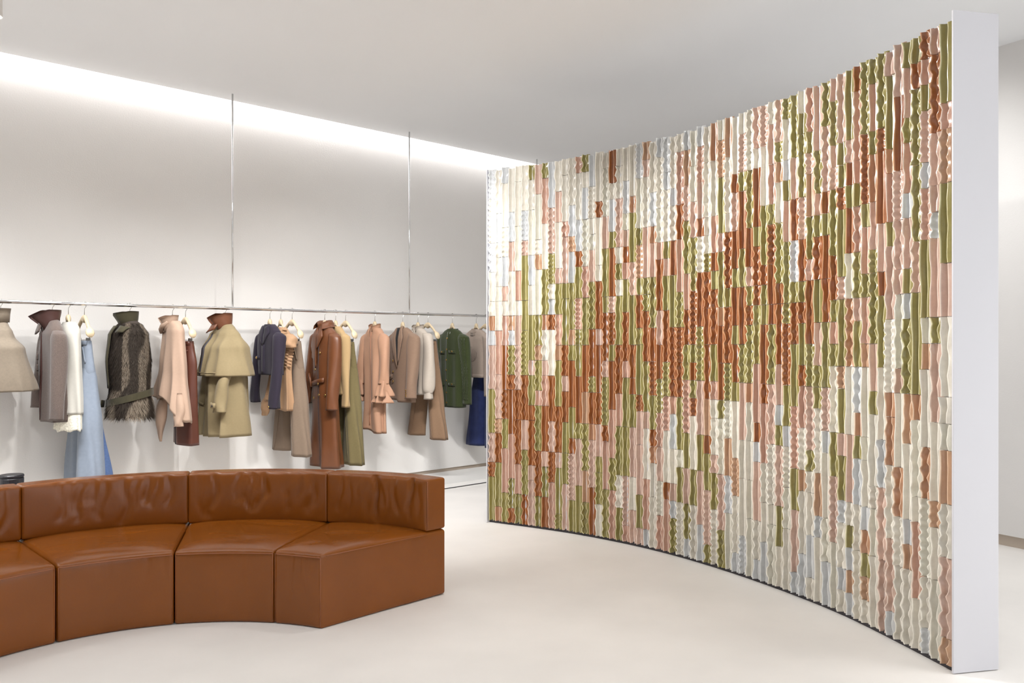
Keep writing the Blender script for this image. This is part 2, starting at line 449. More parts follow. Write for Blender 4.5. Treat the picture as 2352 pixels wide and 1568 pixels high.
def sofa_module(aL, aR, label, seed, cut=False):
    rg = random.Random(seed)
    mid = math.radians((aL+(aR if not cut else 66))/2)+TH
    root = thing('sofa_module', label, 'sofa', (CX+math.cos(mid)*1.6, CY+math.sin(mid)*1.6, 0), 0, 'modules of the curved leather sofa')
    A = math.radians(aL)+TH
    def mp(x, L, r, z):
        gap = -.0005 if z < SEAT+.03 and r < 1.75 else .003
        B = end_ang(r) if cut else math.radians(aR)+TH
        g = gap/r
        a = A+g+(B-A-2*g)*(x/L)
        return Vector((CX+r*math.cos(a)-root.location.x, CY+r*math.sin(a)-root.location.y, z))
    LA = abs(math.radians(aL-(aR if not cut else 60)))
    def block(name, r0, r1, z0, z1, rho, puff_top, puff_front, cre, seg):
        L = LA*(r0+r1)/2; D = r1-r0; H = z1-z0
        pts, fs = rbox((L, D, H), seg, rho)
        vs = []
        for p, n in pts:
            X, Y, Z = p.x/L*2-1, p.y/D*2-1, p.z/H*2-1
            d = Vector((0, 0, 0))
            if n.z > .3: d.z += n.z*(puff_top*(1-X**4)*(1-Y**4))
            if n.y < -.3: d.y += n.y*puff_front*(1-X**4)*(1-Z**4)
            for (face, c0, w, sl, amp, lo, hi) in cre:
                if face == 'front' and n.y < -.3:
                    win = smoothstep((Z-lo)/.3)*smoothstep((hi-Z)/.3)*(1-X**6)
                    d.y -= n.y*amp*win*gauss(X-c0-sl*Z-.03*math.sin(4*Z+c0*9), w)
                if face == 'top' and n.z > .3:
                    win = smoothstep((X-lo)/.4)*smoothstep((hi-X)/.4)*(1-Y**6)
                    d.z -= amp*win*gauss(Y-c0-sl*X-.05*math.sin(3*X+c0*7), w)
            q = p+d
            vs.append(mp(q.x, L, r0+q.y, z0+q.z))
        return pyd(name, vs, fs, M_leather, root), L
    # seat block
    cre = [('top', rg.uniform(-.8, .5), rg.uniform(.05, .12), rg.uniform(-.35, .35), rg.uniform(-.004, .006), rg.uniform(-1, .1), rg.uniform(.2, 1)) for _ in range(12)]
    cre += [('front', rg.uniform(-.9, .9), rg.uniform(.03, .07), rg.uniform(-.05, .05), rg.uniform(-.002, .003), rg.uniform(-.6, .3), 1.2) for _ in range(7)]
    seat, L = block('seat', RI, RO, 0, SEAT, .02, .022, .008, cre, (44, 30, 18))
    R = .0028
    yf = RI-.002
    path = [mp(L*(.012+.976*i/24), L, yf-.0075*(1-(2*i/24-1)**4), SEAT-.017) for i in range(25)]
    tube('piping', path, R, M_seam, seat, 6)
    for x in (.012, .988):
        tube('piping', [mp(L*x, L, RI+.001, z) for z in (.012, .2, SEAT-.017)], R*.8, M_seam, seat, 6)
    # backrest, standing on the rear of the block
    cre = [('front', rg.uniform(-.85, .85), rg.uniform(.02, .05), rg.uniform(-.08, .08), rg.uniform(.004, .011), rg.uniform(-1, 0), 1.25) for _ in range(18)]
    back, L2 = block('backrest', RB, RO-.003, SEAT+.003, BACK, .016, .006, .014, cre, (54, 6, 20))
    if cut:
        tube('piping', [mp(L2, L2, RB+.004, z)+Vector((.002, -.002, 0)) for z in (SEAT+.02, .55, BACK-.012)], R*.8, M_seam, back, 6)
        tube('piping', [mp(L, L, RI+.03+.85*i/10, SEAT-.012)+Vector((.003, -.003, 0)) for i in range(9)], R*.8, M_seam, seat, 6)
    return root
sofa_module(162, 133.35, 'tan leather sofa module cut by the left edge of the photo', 3)
sofa_module(133.2, 105.7, 'widest tan leather sofa module, second from the left end', 5)
sofa_module(105.55, 79.15, 'tan leather sofa module between the widest one and the end module', 8)
sofa_module(79.0, 60, 'tan leather sofa end module with the slanted cut side at right', 9, True)
# black bin behind the sofa
bn = thing('waste_bin', 'black round bin half hidden behind the left end of the sofa', 'bin', F(-3.69, 6.1))
def lathe(prof, n=32):
    vs = []; fs = []
    for r, z in prof:
        for j in range(n): vs.append((r*math.cos(2*PI*j/n), r*math.sin(2*PI*j/n), z))
    for i in range(len(prof)-1):
        for j in range(n): fs.append((i*n+j, i*n+(j+1) % n, (i+1)*n+(j+1) % n, (i+1)*n+j))
    return vs, fs
pyd('bin_body', *lathe([(.001, 0), (.073, 0), (.076, .01), (.08, .555), (.076, .56), (.001, .56)]), M_black, bn, False)
pyd('lid', *lathe([(.001, .562), (.076, .562), (.081, .566), (.081, .578), (.077, .583), (.001, .583)]), M_black, bn, False)
# ceiling spotlight, top left
sp = thing('ceiling_spotlight', 'small white cylinder spotlight under the ceiling at the top left corner', 'spotlight', F(-2.83, 4.5, HC))
pyd('housing', *lathe([(.001, -.20), (.05, -.20), (.05, -.5), (.043, -.5), (.040, -.485), (.001, -.485)]), mat('spotlight_grey', (214, 210, 206), .5), sp, False)
pyd('stem', *lathe([(.012, 0), (.012, -.205)], 12), M_white, sp)
pyd('lens', *lathe([(.001, -.4855), (.039, -.4855), (.039, -.505), (.03, -.515), (.001, -.52)]), emit('spotlight_lens', (255, 250, 240), 14), sp, False)
# ------------------------------------------------------------------ clothes rail
RD = .335
def rail_t(px):
    # where the sight line of column px crosses the rail in plan
    v = F((px-1176)/FPX, 1); A0 = O0+NX*RD
    # A0 + AX t = v k
    det = AX.x*(-v.y)+v.x*AX.y
    t = ((-A0.x)*(-v.y)-(-v.x)*(-A0.y))/det
    k = (AX.x*(-A0.y)-AX.y*(-A0.x))/det
    return t, k
t1, k1 = rail_t(534); RZ = EYE-(708-788)*k1/FPX
t2, k2 = rail_t(940); t3, k3 = rail_t(1233)
rail = thing('clothes_rail', 'long polished chrome clothes rail hung on thin rods from the ceiling', 'clothes rail', W((t1+t2)/2, RD, RZ))
RL = rail.location.copy()
tube('rail_tube', [W(-1.5, RD, RZ)-RL, W(1, RD, RZ)-RL, W(3, RD, RZ)-RL, W(tR-.8, RD, RZ)-RL], .0145, M_chrome, rail, 16)
for tt in (t1, t2, t3, t1-(t2-t1)):
    tube('suspension_rod', [W(tt, RD, RZ)-RL, W(tt, RD, 2.6)-RL, W(tt, RD, HC)-RL], .0085, M_chrome, rail, 12)
# ------------------------------------------------------------------ garments
UANG = math.atan2(NX.y, NX.x)      # local +x: towards the room (near shoulder); local -y: front, facing left along the rail
M_wood = mat('pale_beech', (204, 184, 152), .45, noise=.08, nscale=14, stretch=(1, 1, 6))
M_hook = mat('hook_steel', (200, 198, 195), .2, 1)
M_clip = mat('clip_metal', (120, 118, 116), .3, .9)
M_gold = mat('gold_button', (212, 176, 110), .22, 1)
def cloth(name, rgb, rough=.85, noise=.05, nscale=60, bump=.08, bscale=500, sheen=.1, **k):
    rgb = tuple(v*.79 for v in rgb)
    return mat(name, rgb, rough, noise=noise, nscale=nscale, bump=bump, bscale=bscale, sheen=sheen, spec=.25, **k)
def interp(keys, z):
    """keys sorted from top (high z) down: (z, values...)"""
    if z >= keys[0][0]: return keys[0][1:]
    for a, b in zip(keys, keys[1:]):
        if z >= b[0]:
            t = (a[0]-z)/(a[0]-b[0]) if a[0] != b[0] else 0
            t = t*.4+smoothstep(t)*.6
            return tuple(x+(y-x)*t for x, y in zip(a[1:], b[1:]))
    return keys[-1][1:]
class Body:
    """hanging shell: keys (z, half width, half depth, centre x, centre y, fold amplitude)"""
    def __init__(s, keys, freq=38, ph=0, e=2.3, hemwave=0):
        s.keys, s.freq, s.ph, s.e, s.hw = keys, freq, ph, e, hemwave
    def fold(s, u, z, amp): return 2.6*amp*(1-1.6*abs(math.sin(.5*s.freq*u+s.ph+1.2*z))**1.3+.6*math.sin(s.freq*.57*u+1.7*s.ph-3*z))
    def pt(s, th, z):
        hw, ht, cx, cy, am = interp(s.keys, z); c, q = math.cos(th), math.sin(th)
        x = cx+hw*math.copysign(abs(c)**(2/s.e), c); y = cy+ht*math.copysign(abs(q)**(2/s.e), q)
        f = s.fold(x, z, am)*math.copysign(1, q)*abs(q)**.5
        g = am*1.8*math.sin(5*th+s.ph+3*z)
        return Vector((x+g*c, y+f, z))
    def front(s, u, z, off=.004):
        hw, ht, cx, cy, am = interp(s.keys, z); t = max(-.995, min(.995, (u-cx)/hw))
        q = (1-abs(t)**s.e)**(1/s.e)
        return Vector((u, cy-ht*q-s.fold(u, z, am)*q**.25-off, z))
    def mesh(s, name, m, parent, nz=36, n=80, hem=None):
        z0, z1 = s.keys[0][0], s.keys[-1][0]; vs = []; fs = []
        for i in range(nz+1):
            z = z0+(z1-z0)*i/nz
            for j in range(n):
                th = 2*PI*j/n; v = s.pt(th, z)
                if hem: v.z += hem(v.x, v.y)*(i/nz)**3
                vs.append(v)
        for i in range(nz):
            for j in range(n): fs.append((i*n+j, (i+1)*n+j, (i+1)*n+(j+1) % n, i*n+(j+1) % n))
        b0 = len(vs)                                  # turned-up hem so that the shell is not paper thin
        c = sum((vs[nz*n+j] for j in range(n)), Vector())/n
        for j in range(n):
            v = vs[nz*n+j]; vs.append(c+(v-c)*.94+Vector((0, 0, .012)))
        for j in range(n): fs.append((nz*n+j, b0+j, b0+(j+1) % n, nz*n+(j+1) % n))
        fs.append(tuple(b0+j for j in range(n)))
        return pyd(name, vs, fs, m, parent)
def patch(name, body, corners, m, parent, off=.004, th=.004, nu=6, nv=8, bulge=0):
    """raised piece of cloth on the front: corners (u,z) TL, TR, BR, BL"""
    vs = []; fs = []
    TLc, TR, BR, BL = [Vector(c) for c in corners]
    for lay in (0, 1):
        for i in range(nv+1):
            for j in range(nu+1):
                a, b = i/nv, j/nu
                q = TLc.lerp(TR, b).lerp(BL.lerp(BR, b), a)
                k = off+(th+bulge*math.sin(PI*a)*math.sin(PI*b) if lay else -.003)
                vs.append(body.front(q.x, q.y, k))
    n1 = (nu+1)*(nv+1)
    for i in range(nv):
        for j in range(nu):
            q = i*(nu+1)+j
            fs.append((q+n1, q+n1+nu+1, q+n1+nu+2, q+n1+1)); fs.append((q, q+1, q+nu+2, q+nu+1))
    ring = [j for j in range(nu+1)]+[i*(nu+1)+nu for i in range(1, nv+1)]+[nv*(nu+1)+j for j in range(nu-1, -1, -1)]+[i*(nu+1) for i in range(nv-1, 0, -1)]
    for k in range(len(ring)):
        a, b = ring[k], ring[(k+1) % len(ring)]; fs.append((a, a+n1, b+n1, b))
    o = pyd(name, vs, fs, m, parent); return o
def button(body, u, z, m, parent, r=.011, off=.006):
    c = body.front(u, z, off); vs, fs = lathe([(.001, 0), (r, 0), (r, .003), (r*.75, .0055), (r*.45, .0045), (.001, .006)], 14)
    vs = [(c.x+x, c.y-h, c.z+y) for x, y, h in vs]
    o = pyd('button', vs, fs, m, parent); return o
def sleeve(name, pts, m, parent, n=24, wr=.0075, seed=0, flat=.8, sub=5):
    """pts: (x, y, z, r) from shoulder to cuff"""
    rg = random.Random(seed); p1, p2 = rg.uniform(0, 6), rg.uniform(0, 6)
    P = []; k = len(pts)
    for i in range(k-1):
        a = Vector(pts[max(i-1, 0)]); b = Vector(pts[i]); c = Vector(pts[i+1]); d = Vector(pts[min(i+2, k-1)])
        for j in range(sub):
            t = j/sub; P.append(.5*((2*b)+(c-a)*t+(2*a-5*b+4*c-d)*t*t+(3*b-a-3*c+d)*t**3))
    P.append(Vector(pts[-1])); K = len(P); vs = []; fs = []
    for i, q in enumerate(P):
        for j in range(n):
            a = 2*PI*j/n; f = i/(K-1)
            r = q[3]+wr*f*math.sin(3*a+p1+7*f)+wr*.6*math.sin(2*a+p2-11*f)
            vs.append(Vector((q[0]+r*math.cos(a), q[1]+r*flat*math.sin(a), q[2])))
    for i in range(K-1):
        for j in range(n): fs.append((i*n+j, (i+1)*n+j, (i+1)*n+(j+1) % n, i*n+(j+1) % n))
    b0 = len(vs); c = Vector((P[-1][0], P[-1][1], P[-1][2]))
    for j in range(n): v = vs[(K-1)*n+j]; vs.append(c+(v-c)*.9+Vector((0, 0, .012)))
    for j in range(n): fs.append(((K-1)*n+j, b0+j, b0+(j+1) % n, (K-1)*n+(j+1) % n))
    fs.append(tuple(b0+j for j in range(n))); fs.append(tuple(range(n))[::-1])
    return pyd(name, vs, fs, m, parent)
def collar(name, rings, m, parent, n=36, th=.004, open_front=.0, dip=0.0):
    """standing collar: rings (z, rx, ry, cx, cy); gap at the front of open_front radians"""
    vs = []; fs = []; k = len(rings)
    g = open_front/2
    for lay in (0, 1):
        for (z, rx, ry, cx, cy) in rings:
            for j in range(n+1):
                a = -PI/2+g+(2*PI-2*g)*j/n
                f = max(0, -math.sin(a))
                vs.append((cx+(rx-lay*th)*math.cos(a), cy+(ry-lay*th)*math.sin(a), z-dip*f))
    n1 = k*(n+1)
    for i in range(k-1):
        for j in range(n):
            q = i*(n+1)+j
            fs.append((q, q+1, q+n+2, q+n+1)); fs.append((q+n1, q+n1+n+1, q+n1+n+2, q+n1+1))
    for j in range(n):
        for i in (0, k-1): q = i*(n+1)+j; fs.append((q, q+n1, q+n1+1, q+1))
    for i in range(k-1):
        for j in (0, n): q = i*(n+1)+j; fs.append((q, q+n+1, q+n1+n+1, q+n1))
    return pyd(name, vs, fs, m, parent)
HANG = 'pale wooden hangers on the chrome rail'
def hang_pos(px):
    t, k = rail_t(px); return W(t, RD, RZ), FPX/k
def hanger(px, label, clips=False, yaw=0, wide=None):
    wide = wide or (.2 if clips else .145)
    P, s = hang_pos(px)
    h = thing('hanger', label, 'hanger', P, UANG+yaw, HANG)
    hook = [(0, -.0165*math.cos(a)*1.0, .0185*math.sin(a)) for a in [PI*(-.15+1.1*i/10) for i in range(11)]]
    hook = [(0, y, z) for _, y, z in hook]
    path = [(0, y, z) for _, y, z in hook]+[(0, .012, -.02), (0, .002, -.035), (0, 0, -.05), (0, 0, -.10)]
    tube('hook', path, .0025, M_hook, h, 8)
    pts = []
    vs, fs = [], []
    path = []; rad = []
    for i in range(-16, 17):
        u = i/16; a = abs(u)
        z = -.100-.140*max(0, (a-.10)/.90)**1.25
        b = smoothstep((a-.70)/.2); c = smoothstep((.20-a)/.12)
        w = .014+.005*c+.019*b
        hh = .017+.016*c+.015*b
        if a > .97: w, hh = w*.7, hh*.7
        if not clips:
            w, hh, z = w*(.55+.45*c), hh*(.6+.4*c), z-.022*(1-c)
        path.append((wide*u, -.012*a, z-.010*c)); rad.append((hh, w))
    # elliptical sections kept in the y/z plane
    n = 12
    for (x, y, z), (hh, w) in zip(path, rad):
        for j in range(n):
            t = 2*PI*j/n; vs.append((x, y+w*math.cos(t), z+hh*math.sin(t)-.012))
    k = len(path)
    for i in range(k-1):
        for j in range(n): fs.append((i*n+j, i*n+(j+1) % n, (i+1)*n+(j+1) % n, (i+1)*n+j))
    fs.append(tuple(range(n))[::-1]); fs.append(tuple((k-1)*n+j for j in range(n)))
    pyd('wooden_arms', vs, fs, M_wood, h)
    if clips:
        tube('clip_bar', [(-wide*.8, -.01, -.255), (-wide*.8, -.01, -.292), (wide*.8, -.01, -.292), (wide*.8, -.01, -.255)], .0025, M_clip, h, 6)
        for u in (-.12, .12):
            bm = bmesh.new(); add(bm, *prism([(u-.012, -.022), (u+.012, -.022), (u+.014, .008), (u-.014, .008)], -.325, -.275))
            bmesh.ops.bevel(bm, geom=bm.edges[:], offset=.003, segments=1, affect='EDGES')
            bmo('clip', bm, M_clip, h)
    return h
def garment(name, label, cat, px, group=None, yaw=0):
    P, s = hang_pos(px)
    g = thing(name, label, cat, P, UANG+yaw, group)
    yr = 788-(RZ-EYE)*s
    return g, (lambda y: (yr-y)/s)     # photo row at this depth -> height relative to the rail
def shoulder_keys(hw, ht, top=-.128, drop=.115, neck=.06):
    return [(top, neck, .042, 0, 0, 0), (top-.03, hw*.62, .05, 0, 0, 0), (top-.075, hw*.9, ht*.85, 0, 0, .0005), (top-drop, hw, ht, 0, 0, .001)]
def stdsleeve(side, hw, zend, r0, r1, zs=-.215, out=.05, fwd=-.04):
    x = side*(hw-.02)
    return [(x-side*.045, 0, zs+.004, r0*.34), (x-side*.012, 0, zs-.02, r0*.78), (x+side*.008, -.002, zs-.075, r0), (x+side*out*.7, fwd*.4, zs+(zend-zs)*.45, (r0*.55+r1*.45)), (x+side*out, fwd, zs+(zend-zs)*.8, r1*1.02), (x+side*out*.95, fwd*1.15, zend, r1)]
# ---- 1 stone cape, cut by the left edge
g, Y = garment('cape', 'stone beige flared cape with a stand collar, cut by the left edge of the photo', 'cape', 1)
m = cloth('stone_twill', (170, 155, 136), .8)
B = Body(shoulder_keys(.17, .085, Y(738))+[(Y(800), .24, .15, 0, 0, .004), (Y(897), .30, .215, .0, .0, .013)], 60, .6)
B.mesh('cape_body', m, g)
collar('collar', [(Y(740), .075, .06, 0, 0), (Y(722), .08, .068, 0, -.004), (Y(708), .085, .085, 0, -.015)], m, g, open_front=.5, dip=.02)
patch('hem_band', B, [(-.27, Y(886)), (.27, Y(886)), (.28, Y(889)), (-.28, Y(889))], m, g, .003, .002, 20, 1)
patch('placket', B, [(-.03, Y(745)), (.03, Y(745)), (.035, Y(895)), (-.035, Y(895))], m, g, .004, .003, 4, 14)
hanger(1, 'hanger under the stone beige cape at the left edge of the photo', wide=.12)
# ---- 2 tweed jacket
g, Y = garment('tweed_jacket', 'taupe tweed jacket with a dark brown leather lined collar', 'jacket', 120)
m = cloth('taupe_tweed', (124, 108, 100), .95, .28, 260, .25, 380, .3); ml = mat('dark_brown_leather', (72, 46, 42), .4)
B = Body(shoulder_keys(.20, .075, -.13)+[(Y(850), .20, .080, 0, .01, .006), (Y(966), .205, .088, 0, .01, .010)], 26, 1.0)
B.mesh('jacket_body', m, g)
sleeve('sleeve', stdsleeve(1, .2, Y(960), .074, .062, out=.05, fwd=-.02), m, g, seed=1)
sleeve('sleeve', stdsleeve(-1, .2, Y(938), .066, .054, out=.06, fwd=-.045), m, g, seed=2)
collar('collar', [(-.17, .08, .06, 0, -.01), (-.12, .075, .075, 0, -.02), (-.075, .085, .11, 0, -.045), (-.055, .09, .12, 0, -.055)], ml, g, open_front=.9, dip=.06)
patch('collar_tab', B, [(-.05, Y(742)), (.03, Y(738)), (.03, Y(762)), (-.03, Y(768))], m, g, .03, .01, 4, 4)
for z in (815, 840): patch('pocket_flap', B, [(-.17, Y(z-2)), (-.05, Y(z-4)), (-.05, Y(z+12)), (-.17, Y(z+12))], m, g, .006, .008, 4, 4)
patch('front_edge', B, [(-.01, Y(760)), (.01, Y(760)), (.01, Y(962)), (-.01, Y(962))], ml, g, .003, .002, 1, 14)
hanger(120, 'hanger inside the taupe tweed jacket')
# ---- 3 white top with lace hem
g, Y = garment('lace_hem_dress', 'ivory white dress with a wide lace hem, between tweed jacket and pale jeans', 'dress', 157)
m = cloth('ivory_silk', (252, 248, 236), .6, .02)
ml = mat('ivory_lace', (236, 231, 214), .8, noise=.22, nscale=90, bump=.6, bscale=70)
B = Body([(-.15, .10, .04, .03, 0, 0), (-.19, .15, .055, .03, 0, 0), (-.24, .17, .065, .03, 0, .001), (Y(850), .18, .062, .03, 0, .004), (Y(948), .21, .078, .03, 0, .008)], 30, 2.0)
B.mesh('dress_body', m, g)
B2 = Body([(Y(944), .207, .079, .03, 0, .008), (Y(985), .23, .086, .03, 0, .012)], 34, 2.0)
B2.mesh('lace_hem', ml, g, 10, 72, hem=lambda x, y: .008*math.sin(60*x+30*y))
hanger(157, 'hanger holding the ivory lace hem dress', yaw=0)
# ---- 4 pale jeans
JEANS = []
def trousers(name, label, cat, px, ytop, yhem, m, waist=.17, hemw=.13, spread=.03, ht=.06, hemt=.07, yhem2=None, m2=None, back=0, inner=None, seam=True, fold=.006, drop=.28, hw=None, knee=None):
    g, Y = garment(name, label, cat, px)
    zt = Y(ytop); zc = zt-drop
    B = Body([(zt, waist, ht*.62, 0, -.008, .0), (zt-.04, waist*1.02, ht*.8, 0, -.008, .001), (zc+.03, waist*1.14, ht*1.04, 0, 0, .002), (zc, waist*1.12, ht*.9, 0, 0, .003)], 30, .7)
    B.mesh('hip_panel', m, g, 18)
    patch('waistband', B, [(-waist*.97, zt-.001), (waist*.97, zt-.001), (waist*.98, zt-.036), (-waist*.98, zt-.036)], m, g, .003, .004, 12, 2)
    patch('fly', B, [(-.005, zt-.04), (.03, zt-.04), (.025, zt-.19), (.0, zt-.2)], m, g, .002, .003, 3, 8)
    for sd in (1, -1):
        patch('pocket_welt', B, [(sd*waist*.70, zt-.05), (sd*waist*.76, zt-.05), (sd*waist*1.0, zt-.18), (sd*waist*.94, zt-.18)], m, g, .003, .003, 2, 6)
    for sd in (1, -1):
        zh = Y(yhem if sd > 0 else (yhem2 or yhem)); c0 = sd*waist*.56; c1 = sd*(hemw+spread)
        kz = (zc+zh)/2
        K = [(zc+.16, waist*.40, ht*.45, c0, 0, 0), (zc+.06, waist*.53, ht*.80, c0, 0, .001), (zc-.03, waist*.58, ht*1.0, c0*1.02, 0, .003), (kz, (waist*.55+hemw)/2, (ht+hemt)/2, (c0*.9+c1)/2, back*sd*.5, fold*.8), (zh, hemw, hemt, c1, back*sd, fold)]
        L = Body(K, 34, sd*1.3, 2.1)
        lg = L.mesh('leg', m2 if (m2 and sd < 0) else m, g, 30, 40)
        if seam: patch('crease', L, [(c0-.002, zc-.02), (c0+.002, zc-.02), (c1+.002, zh+.005), (c1-.002, zh+.005)], m, lg, .002, .003, 1, 20)
    return g, Y, B
mj = cloth('pale_denim', (166, 178, 195), .85, .04, 40, .1, 600); mj2 = cloth('mid_denim', (96, 122, 172), .85, .12, 60, .1, 600)
g, Y, B = trousers('jeans', 'pale blue washed jeans clipped to a hanger, hem hidden behind the sofa', 'jeans', 194, 782, 1112, mj, .15, .15, .02, .062, .10, m2=mj, seam=False, fold=.006)
LB = Body([(Y(955), .012, .012, .11, .085, 0), (Y(1105), .06, .06, .17, .105, .002)], 20)
o = LB.mesh('side_panel', mj2, g, 12, 24); o['label'] = 'darker blue denim side panel'
hanger(194, 'hanger with clips holding the pale washed jeans', True)
# ---- 5 fur vest
g, Y = garment('fur_vest', 'dark brown and grey fur vest with an olive belt and stand collar', 'vest', 298)
mo = cloth('olive_canvas', (78, 72, 50), .75); mu = mat('fur_hide', (58, 49, 42), .95)
B = Body([(-.13, .08, .05, 0, 0, 0), (-.17, .16, .085, 0, 0, .002), (-.24, .215, .125, 0, 0, .004), (Y(830), .22, .145, 0, 0, .006), (Y(900), .215, .14, 0, 0, .004), (Y(955), .235, .16, .01, .0, .004)], 20, .4)
B.mesh('hide', mu, g, 30)
rg = random.Random(4); vs = []; fs = []; cs = []
z0, z1 = B.keys[0][0]-.015, B.keys[-1][0]
cc = [lin((50, 42, 35)), lin((112, 98, 83)), lin((160, 147, 130)), lin((66, 55, 44))]
for i in range(26000):
    th = rg.uniform(0, 2*PI); z = z0+(z1-z0)*rg.random()**.9
    p0 = B.pt(th, z); dn = (B.pt(th, z-.012)-p0).normalized(); out = Vector((math.cos(th), math.sin(th), 0)); low = smoothstep((Y(890)-z)/.1)
    ln = rg.uniform(.018, .034)*(1+.6*low)
    out = (out+Vector((rg.uniform(-.4, .4), rg.uniform(-.4, .4), 0))).normalized()
    tip = p0+out*ln*(.42+.3*low)+dn*ln; sd = Vector((-out.y, out.x, 0))*rg.uniform(.0016, .0034)
    b = len(vs); vs += [p0-sd-out*.002, p0+sd-out*.002, tip]; fs.append((b, b+1, b+2))
    st = .5+.5*math.sin(th*5+1.6*math.sin(z*5)+.9*math.sin(th*2+z*11)+.6); st *= .25 if math.sin(th) < -.8 and z > Y(890) else 1
    k = smoothstep((st-.35)/.4)*.75+.5*low*smoothstep((st-.2)/.5); k = min(1, max(0, k+rg.uniform(-.12, .12)))
    hi = rg.random()**2
    base = [cc[0][q]*(1-k)+(cc[1][q]*(1-hi)+cc[2][q]*hi)*k for q in range(3)]
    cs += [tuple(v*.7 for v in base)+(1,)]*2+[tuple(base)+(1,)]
me = bpy.data.meshes.new('fur'); me.from_pydata([tuple(v) for v in vs], [], fs)
at = me.color_attributes.new('hair', 'FLOAT_COLOR', 'POINT'); at.data.foreach_set('color', [x for q in cs for x in q])
o = link('fur', me, mat('fur_hair', None, .75, attr='hair', spec=.2), g, False); o['kind'] = 'stuff'
collar('collar', [(-.165, .085, .065, 0, -.01), (-.12, .085, .08, 0, -.015), (-.07, .09, .10, 0, -.03), (-.05, .092, .10, 0, -.03)], mo, g, open_front=.5, dip=.02)
patch('front_facing', B, [(-.035, Y(748)), (.03, Y(748)), (.03, Y(890)), (-.02, Y(890))], mo, g, .022, .004, 4, 14)
belt = []
for j in range(61):
    th = 2*PI*j/60; v = B.pt(th, Y(915)); sl = .12*v.x+.28*v.y
    belt.append((v.x*1.13, v.y*1.17, Y(912)+sl))
vs = []; fs = []
for j, q in enumerate(belt):
    for dz, k in ((.028, 1), (-.028, 1), (-.028, .97), (.028, .97)): vs.append((q[0]*k, q[1]*k, q[2]+dz))
for j in range(60):
    for k in range(4): fs.append((j*4+k, j*4+4+k, j*4+4+(k+1) % 4, j*4+(k+1) % 4))
pyd('belt', vs, fs, mo, g, False)
patch('buckle', B, [(-.19, Y(920)), (-.14, Y(918)), (-.14, Y(934)), (-.19, Y(936))], mo, g, .05, .012, 2, 2)
patch('shoulder_tab', B, [(.10, Y(748)), (.17, Y(752)), (.17, Y(764)), (.10, Y(764))], mo, g, .035, .006, 3, 3)
hanger(298, 'hanger inside the dark fur vest')
# ---- 6 peach draped blouse
g, Y = garment('draped_blouse', 'pale peach draped blouse with a pointed asymmetric hem and scarf neck', 'blouse', 396)
m = cloth('peach_crepe', (222, 188, 163), .7, .02)
B = Body([(-.125, .06, .045, .03, 0, 0), (-.16, .11, .055, .04, 0, 0), (-.21, .15, .065, .03, 0, .002), (Y(850), .20, .085, .02, 0, .006), (Y(925), .25, .11, .02, 0, .010)], 54, 2.2)
def hem6(x, y): return -.33*max(0, (x-.02))/.27*(1 if y < .03 else .4)-.03*math.sin(9*x) + (.12 if x < -.1 else 0)
B.mesh('blouse_body', m, g, 40, 96, hem=lambda x, y: .05-.20*smoothstep((.39*x+1.02*y+.13)/.26)+.02*math.sin(22*x))
sleeve('trailing_sleeve', [(-.03, -.05, Y(905), .03), (-.05, -.07, Y(930), .055), (-.07, -.07, Y(965), .05), (-.10, -.065, Y(990), .032), (-.115, -.06, Y(1015), .006)], m, g, seed=5, wr=.006)
sleeve('sleeve', [(.20, -.01, Y(900), .04), (.215, -.02, Y(935), .055), (.22, -.03, Y(960), .05), (.22, -.035, Y(974), .045)], m, g, seed=6, wr=.006)
collar('scarf_collar', [(-.19, .075, .055, .0, -.02), (-.145, .07, .06, .0, -.02), (-.10, .085, .075, .0, -.03), (-.075, .085, .085, .0, -.035)], m, g, open_front=.3, dip=.03)
tube('neck_tie', [(.06, -.06, -.13), (.0, -.085, -.17), (-.05, -.08, -.2), (-.07, -.07, -.23)], [.016, .022, .02, .012], m, g, 10)
hanger(396, 'hanger inside the pale peach draped blouse')
# ---- 7 leather skirt
g, Y = garment('leather_skirt', 'long burgundy brown leather skirt with a front slit', 'skirt', 426)
m = mat('burgundy_leather', (82, 44, 32), .38, noise=.08, nscale=9, bump=.05, bscale=90)
B = Body([(Y(783), .15, .042, 0, -.005, 0), (Y(796), .155, .055, 0, -.005, .001), (Y(835), .185, .072, 0, 0, .003), (Y(930), .19, .075, 0, 0, .004), (Y(1018), .20, .08, 0, 0, .006)], 20, 1.1)
B.mesh('skirt_body', m, g, 36, hem=lambda x, y: -.02*x)
patch('waistband', B, [(-.145, Y(783)), (.145, Y(783)), (.15, Y(792)), (-.15, Y(792))], m, g, .003, .004, 10, 2)
patch('slit', B, [(-.045, Y(968)), (-.035, Y(968)), (-.028, Y(1019)), (-.05, Y(1019))], M_dark, g, .002, .0025, 1, 6)  # dark strip on the closed skirt paints the shade inside the slit
patch('pocket_welt', B, [(.06, Y(806)), (.14, Y(803)), (.14, Y(807)), (.06, Y(810))], m, g, .003, .004, 4, 1)
for u in (-.08, .08): patch('belt_loop', B, [(u-.006, Y(782)), (u+.006, Y(782)), (u+.006, Y(796)), (u-.006, Y(796))], m, g, .007, .004, 1, 2)
hanger(426, 'hanger with clips holding the burgundy leather skirt', True)
